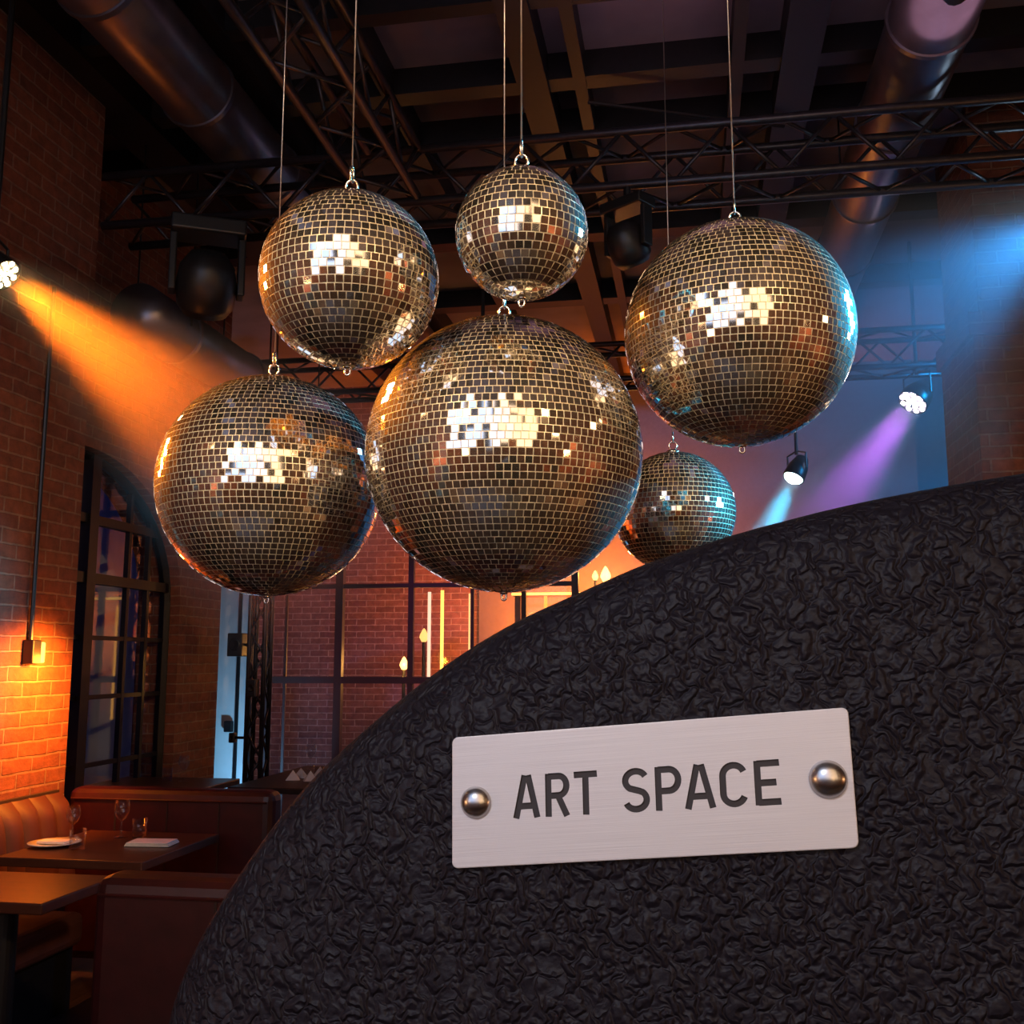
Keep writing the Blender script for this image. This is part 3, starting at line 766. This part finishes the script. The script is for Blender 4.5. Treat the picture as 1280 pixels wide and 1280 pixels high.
# plate centre
def on_plane(px, py, off=0.0):
    r = Vector(((px - 640) / F, (640 - py) / F, 1)); k = (P0c.dot(nC) + off) / r.dot(nC); return r * k
cen = on_plane(818, 988)
Mp.translation = CAM + camv(cen)
def lc(px, py, off=0.0):      # pixel of the photograph's outline -> local coordinates of the tilted panel
    v = on_plane(px, py, off) - cen; return Vector((v.dot(aC), v.dot(bC), v.dot(nC)))
HB = .05      # how far the rim lies behind the face
rim = []
NSEG = 200
seen = [(213, 1330), (216, 1280), (232, 1226), (252, 1180), (280, 1130), (315, 1077), (352, 1024), (390, 978), (420, 948), (455, 917), (507, 872), (545, 843), (590, 811), (655, 773), (700, 754), (804, 707), (917, 670), (1044, 637), (1153, 615), (1280, 594), (1450, 578), (1625, 572)]
def seen_pt(u):                       # u 0..1 along the measured edge
    L_ = [0.0]
    for a_, b_ in zip(seen, seen[1:]): L_.append(L_[-1] + math.hypot(a_[0] - b_[0], a_[1] - b_[1]))
    x_ = u * L_[-1]
    for i_ in range(len(seen) - 1):
        if x_ <= L_[i_ + 1] + 1e-9:
            k_ = (x_ - L_[i_]) / (L_[i_ + 1] - L_[i_]); return seen[i_][0] + (seen[i_ + 1][0] - seen[i_][0]) * k_, seen[i_][1] + (seen[i_ + 1][1] - seen[i_][1]) * k_
    return seen[-1]
raw = [seen_pt(k / 100) for k in range(100)]
for k in range(100):                  # the hidden remainder closes the oval
    t_ = PI / 2 - (3 * PI / 2) * k / 100 ; e = 2 / 2.2
    ct, st_ = math.cos(t_), math.sin(t_)
    hy = (572 + 2330) / 2
    cy_ = hy if True else 0
    x_ = 1625 + 1412 * math.copysign(abs(ct) ** e, ct)
    yc = 1330 if ct < 0 else 1330 + (hy - 1330) * 0
    y_ = 1330 - ((1330 - 572) if st_ > 0 else 1000) * math.copysign(abs(st_) ** e, st_)
    raw.append((x_, y_))
for _ in range(5):
    raw = [((raw[k - 1][0] + 2 * raw[k][0] + raw[(k + 1) % NSEG][0]) / 4, (raw[k - 1][1] + 2 * raw[k][1] + raw[(k + 1) % NSEG][1]) / 4) for k in range(NSEG)]
for px, py in raw: rim.append(lc(px, py, -HB))
cc = Vector((sum(v.x for v in rim) / NSEG, sum(v.y for v in rim) / NSEG, 0))
floorz = 0
t = bpy.data.objects.new('leather_panel', None); C.objects.link(t); t.matrix_world = Mp
t['label'] = 'large black grained leather panel with a curved edge carrying the metal name plate'; t['category'] = 'leather panel'
bm = bmesh.new(); rings = []
fr = [.0, .15, .3, .45, .58, .68, .76, .83, .88, .92, .95, .97, .985, .995, 1.0]
for s_ in fr[1:]:
    z = -HB * (1 - math.sqrt(max(0, 1 - s_ ** 14)))
    rings.append([bm.verts.new((cc.x + (v.x - cc.x) * s_, cc.y + (v.y - cc.y) * s_, z)) for v in rim])
for s_, z in ((1.0, -HB - .03), (.985, -HB - .05), (.9, -HB - .058)):
    rings.append([bm.verts.new((cc.x + (v.x - cc.x) * s_, cc.y + (v.y - cc.y) * s_, z)) for v in rim])
cv = bm.verts.new((cc.x, cc.y, 0)); cb = bm.verts.new((cc.x, cc.y, -HB - .058))
for A_, B_ in zip(rings, rings[1:]):
    for k in range(NSEG): bm.faces.new((A_[k], A_[(k + 1) % NSEG], B_[(k + 1) % NSEG], B_[k]))
for k in range(NSEG):
    bm.faces.new((cv, rings[0][k], rings[0][(k + 1) % NSEG])); bm.faces.new((cb, rings[-1][(k + 1) % NSEG], rings[-1][k]))

m, nt, b = mat('black_grained_leather')
tc = nt.nodes.new('ShaderNodeTexCoord')
wn = N(nt, 'ShaderNodeTexNoise', Scale=85.0, Detail=1.5); nt.links.new(tc.outputs['Object'], wn.inputs['Vector'])
wa = N(nt, 'ShaderNodeVectorMath', operation='MULTIPLY_ADD'); wa.inputs[1].default_value = (.026, .026, .0)
nt.links.new(wn.outputs['Color'], wa.inputs[0]); nt.links.new(tc.outputs['Object'], wa.inputs[2])
mp = nt.nodes.new('ShaderNodeMapping'); mp.inputs['Scale'].default_value = (1.2, .85, .2); mp.inputs['Rotation'].default_value = (0, 0, .6); nt.links.new(wa.outputs[0], mp.inputs[0])
v1 = N(nt, 'ShaderNodeTexVoronoi', Scale=105.0, feature='DISTANCE_TO_EDGE'); nt.links.new(mp.outputs[0], v1.inputs['Vector'])
v2 = N(nt, 'ShaderNodeTexVoronoi', Scale=105.0, feature='F1'); nt.links.new(mp.outputs[0], v2.inputs['Vector'])
s1 = nt.nodes.new('ShaderNodeMapRange'); s1.interpolation_type = 'SMOOTHSTEP'; s1.inputs['From Max'].default_value = .30; nt.links.new(v1.outputs['Distance'], s1.inputs['Value'])
n3 = N(nt, 'ShaderNodeTexNoise', Scale=230.0, Detail=4.0); nt.links.new(tc.outputs['Object'], n3.inputs['Vector'])
m1 = N(nt, 'ShaderNodeMath', operation='MULTIPLY_ADD'); m1.inputs[1].default_value = .75; nt.links.new(v2.outputs['Distance'], m1.inputs[0]); m1.inputs[1].default_value = -.6
nt.links.new(s1.outputs[0], m1.inputs[2])
n4 = N(nt, 'ShaderNodeTexNoise', Scale=60.0, Detail=2.0); nt.links.new(tc.outputs['Object'], n4.inputs['Vector'])
m2 = N(nt, 'ShaderNodeMath', operation='MULTIPLY_ADD'); m2.inputs[1].default_value = .9; nt.links.new(n4.outputs['Fac'], m2.inputs[0]); nt.links.new(m1.outputs[0], m2.inputs[2])
m3 = N(nt, 'ShaderNodeMath', operation='MULTIPLY_ADD'); m3.inputs[1].default_value = .4; nt.links.new(n3.outputs['Fac'], m3.inputs[0]); nt.links.new(m2.outputs[0], m3.inputs[2])
bp = N(nt, 'ShaderNodeBump', Strength=.75, Distance=.0024); nt.links.new(m3.outputs[0], bp.inputs['Height']); nt.links.new(bp.outputs['Normal'], b.inputs['Normal'])
b.inputs['Base Color'].default_value = (.0105, .0085, .0140, 1); b.inputs['Roughness'].default_value = .55; b.inputs['Specular IOR Level'].default_value = .25
link('padded_face', bm, m, t, smooth=True)
# post and foot carrying the panel
inv = Mp.inverted()
wc = Mp @ Vector((cc.x, cc.y, -HB - .07)); foot = Vector((wc.x, wc.y + .02, 0))
bm = bmesh.new(); tube(bm, inv @ (foot + Vector((0, 0, .03))), inv @ wc, .03, 16); link('support_post', bm, STEEL, t)
bm = bmesh.new(); tube(bm, inv @ foot, inv @ (foot + Vector((0, 0, .03))), .28, 40); link('floor_foot', bm, STEEL, t)

# name plate
PT = .0035
q = [lc(565, 922, PT), lc(1060, 884, PT), lc(1074, 1060, PT), lc(565, 1086, PT)]
def bil(u, v):
    a_ = q[0] + (q[1] - q[0]) * u; c_ = q[3] + (q[2] - q[3]) * u; return a_ + (c_ - a_) * v
def rounded(r_=.016, n=6):
    asp = 3.0; pts = []
    for cx_, cy_, a0 in ((1 - r_, r_ * asp, -90), (1 - r_, 1 - r_ * asp, 0), (r_, 1 - r_ * asp, 90), (r_, r_ * asp, 180)):
        for k in range(n + 1):
            a_ = math.radians(a0 + 90 * k / n); pts.append((cx_ + r_ * math.cos(a_), cy_ + r_ * asp * math.sin(a_)))
    return pts
bm = bmesh.new(); pts = rounded()
T_ = [bm.verts.new(bil(u, v)) for u, v in pts]; B_ = [bm.verts.new(bil(u, v) - Vector((0, 0, PT + .001))) for u, v in pts]
bm.faces.new(T_); bm.faces.new(B_[::-1])
for k in range(len(pts)):
    j = (k + 1) % len(pts); bm.faces.new((T_[k], B_[k], B_[j], T_[j]))
bmesh.ops.recalc_face_normals(bm, faces=bm.faces)
es = [e_ for e_ in bm.edges if e_.verts[0] in T_ and e_.verts[1] in T_]
bmesh.ops.bevel(bm, geom=es, offset=.0006, segments=2, affect='EDGES', profile=.5)
m, nt, b = mat('brushed_plate_metal')
tc = nt.nodes.new('ShaderNodeTexCoord'); mp = nt.nodes.new('ShaderNodeMapping'); mp.inputs['Scale'].default_value = (12, 2600, 10); nt.links.new(tc.outputs['Object'], mp.inputs[0])
n1 = N(nt, 'ShaderNodeTexNoise', Scale=1.0, Detail=3.0); nt.links.new(mp.outputs[0], n1.inputs['Vector'])
r = nt.nodes.new('ShaderNodeValToRGB'); r.color_ramp.elements[0].color = (.66, .62, .63, 1); r.color_ramp.elements[1].color = (.78, .74, .745, 1); r.color_ramp.elements[0].position = .3; r.color_ramp.elements[1].position = .7
nt.links.new(n1.outputs['Fac'], r.inputs[0]); nt.links.new(r.outputs[0], b.inputs['Base Color'])
b.inputs['Metallic'].default_value = .35; b.inputs['Roughness'].default_value = .5
bp = N(nt, 'ShaderNodeBump', Strength=.12, Distance=.0005); nt.links.new(n1.outputs['Fac'], bp.inputs['Height']); nt.links.new(bp.outputs['Normal'], b.inputs['Normal'])
PLATE = m
ENGR = simple('engraved_dark', (.035, .028, .030), .6)
plate = link('name_plate', bm, PLATE, t)
plate.data.materials.append(ENGR)

# engraved letters ART SPACE, condensed capitals, as strokes in plate coordinates
def U(cx): return (cx - 57) / 1148.0      # crop pixels of the lettering -> u
HV = .322; V0 = .331
CW = 1148.0; CH = HV / 1.0
def letter(ch, x0, x1):
    P = lambda x, y: (U(x0 + (x1 - x0) * x), V0 + HV * y + .012 * (x0 - 245) / 760)
    s = []
    def arc(cx, cy, rx, ry, a0, a1, n=14): return [P(cx + rx * math.cos(math.radians(a0 + (a1 - a0) * k / n)), cy + ry * math.sin(math.radians(a0 + (a1 - a0) * k / n))) for k in range(n + 1)]
    if ch == 'A': s = [[P(.09, 1), P(.435, .0)], [P(.91, 1), P(.565, .0)], [P(.22, .72), P(.78, .72)]]
    if ch == 'R': s = [[P(.1, 1), P(.1, .0)], [P(.1, .065), P(.5, .065)] + arc(.55, .29, .34, .225, -90, 90) + [P(.1, .515)], [P(.5, .5), P(.9, 1)]]
    if ch == 'T': s = [[P(0, .065), P(1, .065)], [P(.5, .0), P(.5, 1)]]
    if ch == 'S': s = [arc(.5, .28, .40, .215, -25, -180) + arc(.5, .28, .40, .215, 180, 125, 5) + [P(.62, .52)] + arc(.5, .72, .40, .215, -50, 90) + arc(.5, .72, .40, .215, 90, 160, 6)]
    if ch == 'P': s = [[P(.1, 1), P(.1, .0)], [P(.1, .065), P(.5, .065)] + arc(.53, .31, .38, .245, -90, 90) + [P(.1, .555)]]
    if ch == 'C': s = [arc(.5, .30, .40, .235, -20, -180) + arc(.5, .70, .40, .235, 180, 20)]
    if ch == 'E': s = [[P(.1, 1), P(.1, .0)], [P(.1, .065), P(1, .065)], [P(.1, .50), P(.85, .50)], [P(.1, .935), P(1, .935)]]
    return s
SW = .0042 / 1.0
spans = (('A', 245, 322), ('R', 342, 410), ('T', 425, 493), ('S', 567, 642), ('P', 662, 732), ('A', 743, 828), ('C', 843, 918), ('E', 940, 1008))
cutters = []
W_ = .0076 * .5
for ch, a_, b_ in spans:
    for st in letter(ch, a_, b_):
        pts = [bil(*p_) for p_ in st]
        clean = [pts[0]]
        for p_ in pts[1:]:
            if (p_ - clean[-1]).length > 1e-5: clean.append(p_)
        pts = clean
        bm = bmesh.new(); L_ = []; R_ = []
        hw = .00185
        for i, p_ in enumerate(pts):
            d0 = (pts[i] - pts[i - 1]).normalized() if i > 0 else None; d1_ = (pts[i + 1] - pts[i]).normalized() if i < len(pts) - 1 else None
            if d0 is None: tt = d1_; sc_ = 1
            elif d1_ is None: tt = d0; sc_ = 1
            else: tt = (d0 + d1_).normalized(); sc_ = 1 / max(.6, tt.dot(d1_))
            nn_ = Vector((-tt.y, tt.x, 0)) * hw * sc_
            L_.append((p_ + nn_)); R_.append((p_ - nn_))
        zt, zb = PT + .001, PT - .0013
        def mk(p_, z): return bm.verts.new((p_.x, p_.y, z))
        Lt = [mk(p_, zt) for p_ in L_]; Rt = [mk(p_, zt) for p_ in R_]; Lb = [mk(p_, zb) for p_ in L_]; Rb = [mk(p_, zb) for p_ in R_]
        for i in range(len(pts) - 1):
            bm.faces.new((Lt[i], Lt[i + 1], Rt[i + 1], Rt[i])); bm.faces.new((Lb[i], Rb[i], Rb[i + 1], Lb[i + 1]))
            bm.faces.new((Lt[i], Lb[i], Lb[i + 1], Lt[i + 1])); bm.faces.new((Rt[i], Rt[i + 1], Rb[i + 1], Rb[i]))
        bm.faces.new((Lt[0], Rt[0], Rb[0], Lb[0])); bm.faces.new((Lt[-1], Lb[-1], Rb[-1], Rt[-1]))
        bmesh.ops.recalc_face_normals(bm, faces=bm.faces)
        me = bpy.data.meshes.new('cut'); bm.to_mesh(me); bm.free(); me.materials.append(PLATE); me.materials.append(ENGR)
        for pl in me.polygons: pl.material_index = 1
        o = bpy.data.objects.new('cut', me); cutters.append(o)
cutcol = bpy.data.collections.new('cutters'); C.children.link(cutcol)
for o in cutters: cutcol.objects.link(o)
bpy.context.view_layer.update()
cut_target = bpy.data.objects.new('tmp_plate', plate.data); C.objects.link(cut_target)
md = cut_target.modifiers.new('b', 'BOOLEAN'); md.operation = 'DIFFERENCE'; md.operand_type = 'COLLECTION'; md.collection = cutcol; md.solver = 'EXACT'; md.use_self = True
try: md.material_mode = 'TRANSFER'
except Exception: pass
bpy.context.view_layer.update()
dg = bpy.context.evaluated_depsgraph_get()
new = bpy.data.meshes.new_from_object(cut_target.evaluated_get(dg), depsgraph=dg)
print('PLATE polys', len(new.polygons), 'engraved', sum(1 for p_ in new.polygons if p_.material_index == 1), [mm.name for mm in new.materials])
plate.data = new
bpy.data.objects.remove(cut_target)
for o in cutters: bpy.data.objects.remove(o)
bpy.data.collections.remove(cutcol)

RIV = simple('rivet_metal', (.55, .53, .53), .27, 1., noise=.08, nscale=200)
for px, py, rp in ((595, 1003, 20.5), (1035, 974, 23.0)):
    c_ = lc(px, py, PT); rr = rp * D0 / F * .96
    bm = bmesh.new(); lathe(bm, [(0, rr * .62), (rr * .3, rr * .59), (rr * .6, rr * .48), (rr * .85, rr * .27), (rr * .97, rr * .08), (rr * .97, -.001)], 32, o=c_)
    o = link('rivet', bm, RIV, plate, smooth=True); o['label'] = 'domed metal rivet'

# ------------------------------------------------------------------ unseen lamps assumed behind the camera (mirrored in the balls)
def globe(label, loc, r, st, col=(1, .62, .28), pw=30):
    t = root('assumed_globe_lamp', label, 'lamp', loc, 'assumed warm globe lamps behind the viewpoint')
    bm = bmesh.new(); bmesh.ops.create_uvsphere(bm, u_segments=24, v_segments=14, radius=r); link('glowing_globe', bm, emis('globe_glow', col, st), t, smooth=True)
    bm = bmesh.new(); tube(bm, (0, 0, r * .95), (0, 0, H - loc[2]), .008, 6); link('cord', bm, STEEL, t)
gl = [(3.6, -1.2, 2.9), (3.9, .8, 2.6), (3.2, -1.4, 1.9), (-2.9, -1.0, 2.4), (-2.9, 1.0, 3.4), (.9, -1.4, 1.75), (-1.9, -1.3, 1.7), (3.9, 2.4, 3.2)]
for i, g_ in enumerate(gl): globe('assumed warm glowing globe lamp hanging unseen behind the viewpoint', g_, .09, 12)  # unseen globes, assumed for the warm glints in the tiles
for g_ in ((-2.2, -1.3, 4.0), (2.9, -1.2, 4.0)):  # unseen warm spots without fixtures, added to gild the balls
    lamp('SPOT', 'added warm spot on the mirror balls', g_, (1, .60, .27), 680, at(640, 450, 2.9), spot_size=math.radians(31), spot_blend=.7, shadow_soft_size=.12)

for g_ in ((-3.0, -.6, 1.5), (4.3, .2, 1.5), (4.3, 2.4, 1.3)):  # unseen warm points added so the tiles reflect golden brick
    lamp('POINT', 'added warm brick light', g_, (1, .50, .20), 26, shadow_soft_size=.08)
# unseen key spot above the viewpoint, added to brighten the plate
kl = CAM + camv(Vector((-.55, .95, -.35)))
lamp('SPOT', 'added key spot on the name plate', kl, (1, .95, .97), 26, Mp @ Vector((-.02, .03, 0)), spot_size=math.radians(34), spot_blend=1.0, shadow_soft_size=.05)
# unseen coloured lights added to tint the balls, walls, door and ceiling
lamp('SPOT', 'blue wash', (3.8, 7.2, 4.2), (.003, .34, .85), 2100, (1.2, 12, 2.2), spot_size=math.radians(95), spot_blend=1, shadow_soft_size=.15)
lamp('SPOT', 'cyan ball light', at(1440, 330, 3.9), (.04, .55, 1), 5200, at(940, 430, 2.9), spot_size=math.radians(21), spot_blend=.3, shadow_soft_size=.35)
lamp('SPOT', 'cyan small ball light', at(1480, 520, 3.9), (.04, .6, 1), 2600, at(850, 630, 4.1), spot_size=math.radians(14), spot_blend=.6, shadow_soft_size=.3)
lamp('SPOT', 'orange light on the lower ball', at(-120, 480, 4.1), (1, .26, .02), 2600, at(338, 607, 3.16), spot_size=math.radians(23), spot_blend=.4, shadow_soft_size=.25)
lamp('SPOT', 'orange light on the upper ball', at(-60, 330, 3.5), (1, .26, .02), 2200, at(437, 351, 2.62), spot_size=math.radians(15), spot_blend=.4, shadow_soft_size=.22)
lamp('SPOT', 'orange light on the largest ball', at(30, 250, 4.5), (1, .30, .03), 1800, at(600, 560, 2.86), spot_size=math.radians(20), spot_blend=.4, shadow_soft_size=.2)
lamp('SPOT', 'added cool light by the door', on(1, 325, 1010, 8.25), (.22, .62, 1), 60, (xa + .2, YS, 1.0), spot_size=math.radians(120), spot_blend=.8, shadow_soft_size=.06)  # added light, kept out of view, to brighten the pale door
lamp('SPOT', 'pink brick wash', (-1.5, 9.6, 4.2), (1, .38, .45), 110, (-3.0, 12, 1.6), spot_size=math.radians(90), spot_blend=1, shadow_soft_size=.2)
lamp('AREA', 'plum ceiling wash', (.3, 4.2, 4.45), (.9, .5, .72), 7, (.3, 4.3, 5.0), shape='RECTANGLE', size=2.4, size_y=.9)  # added upward light without a fixture, lifts the dim ceiling

# ------------------------------------------------------------------ world and view
wd = bpy.data.worlds.new('world'); scene.world = wd; wd.use_nodes = True
wd.node_tree.nodes['Background'].inputs[0].default_value = (.01, .05, .35, 1); wd.node_tree.nodes['Background'].inputs[1].default_value = .35
vsn = scene.view_settings; vsn.view_transform = 'Standard'; vsn.look = 'None'; vsn.exposure = 0; vsn.gamma = 1; vsn.use_curve_mapping = False
cy = scene.cycles
cy.max_bounces = 8; cy.diffuse_bounces = 3; cy.glossy_bounces = 5; cy.transmission_bounces = 4; cy.transparent_max_bounces = 16; cy.volume_bounces = 0
cy.caustics_reflective = False; cy.caustics_refractive = False; cy.sample_clamp_indirect = 3; cy.volume_max_steps = 64; cy.use_denoising = True
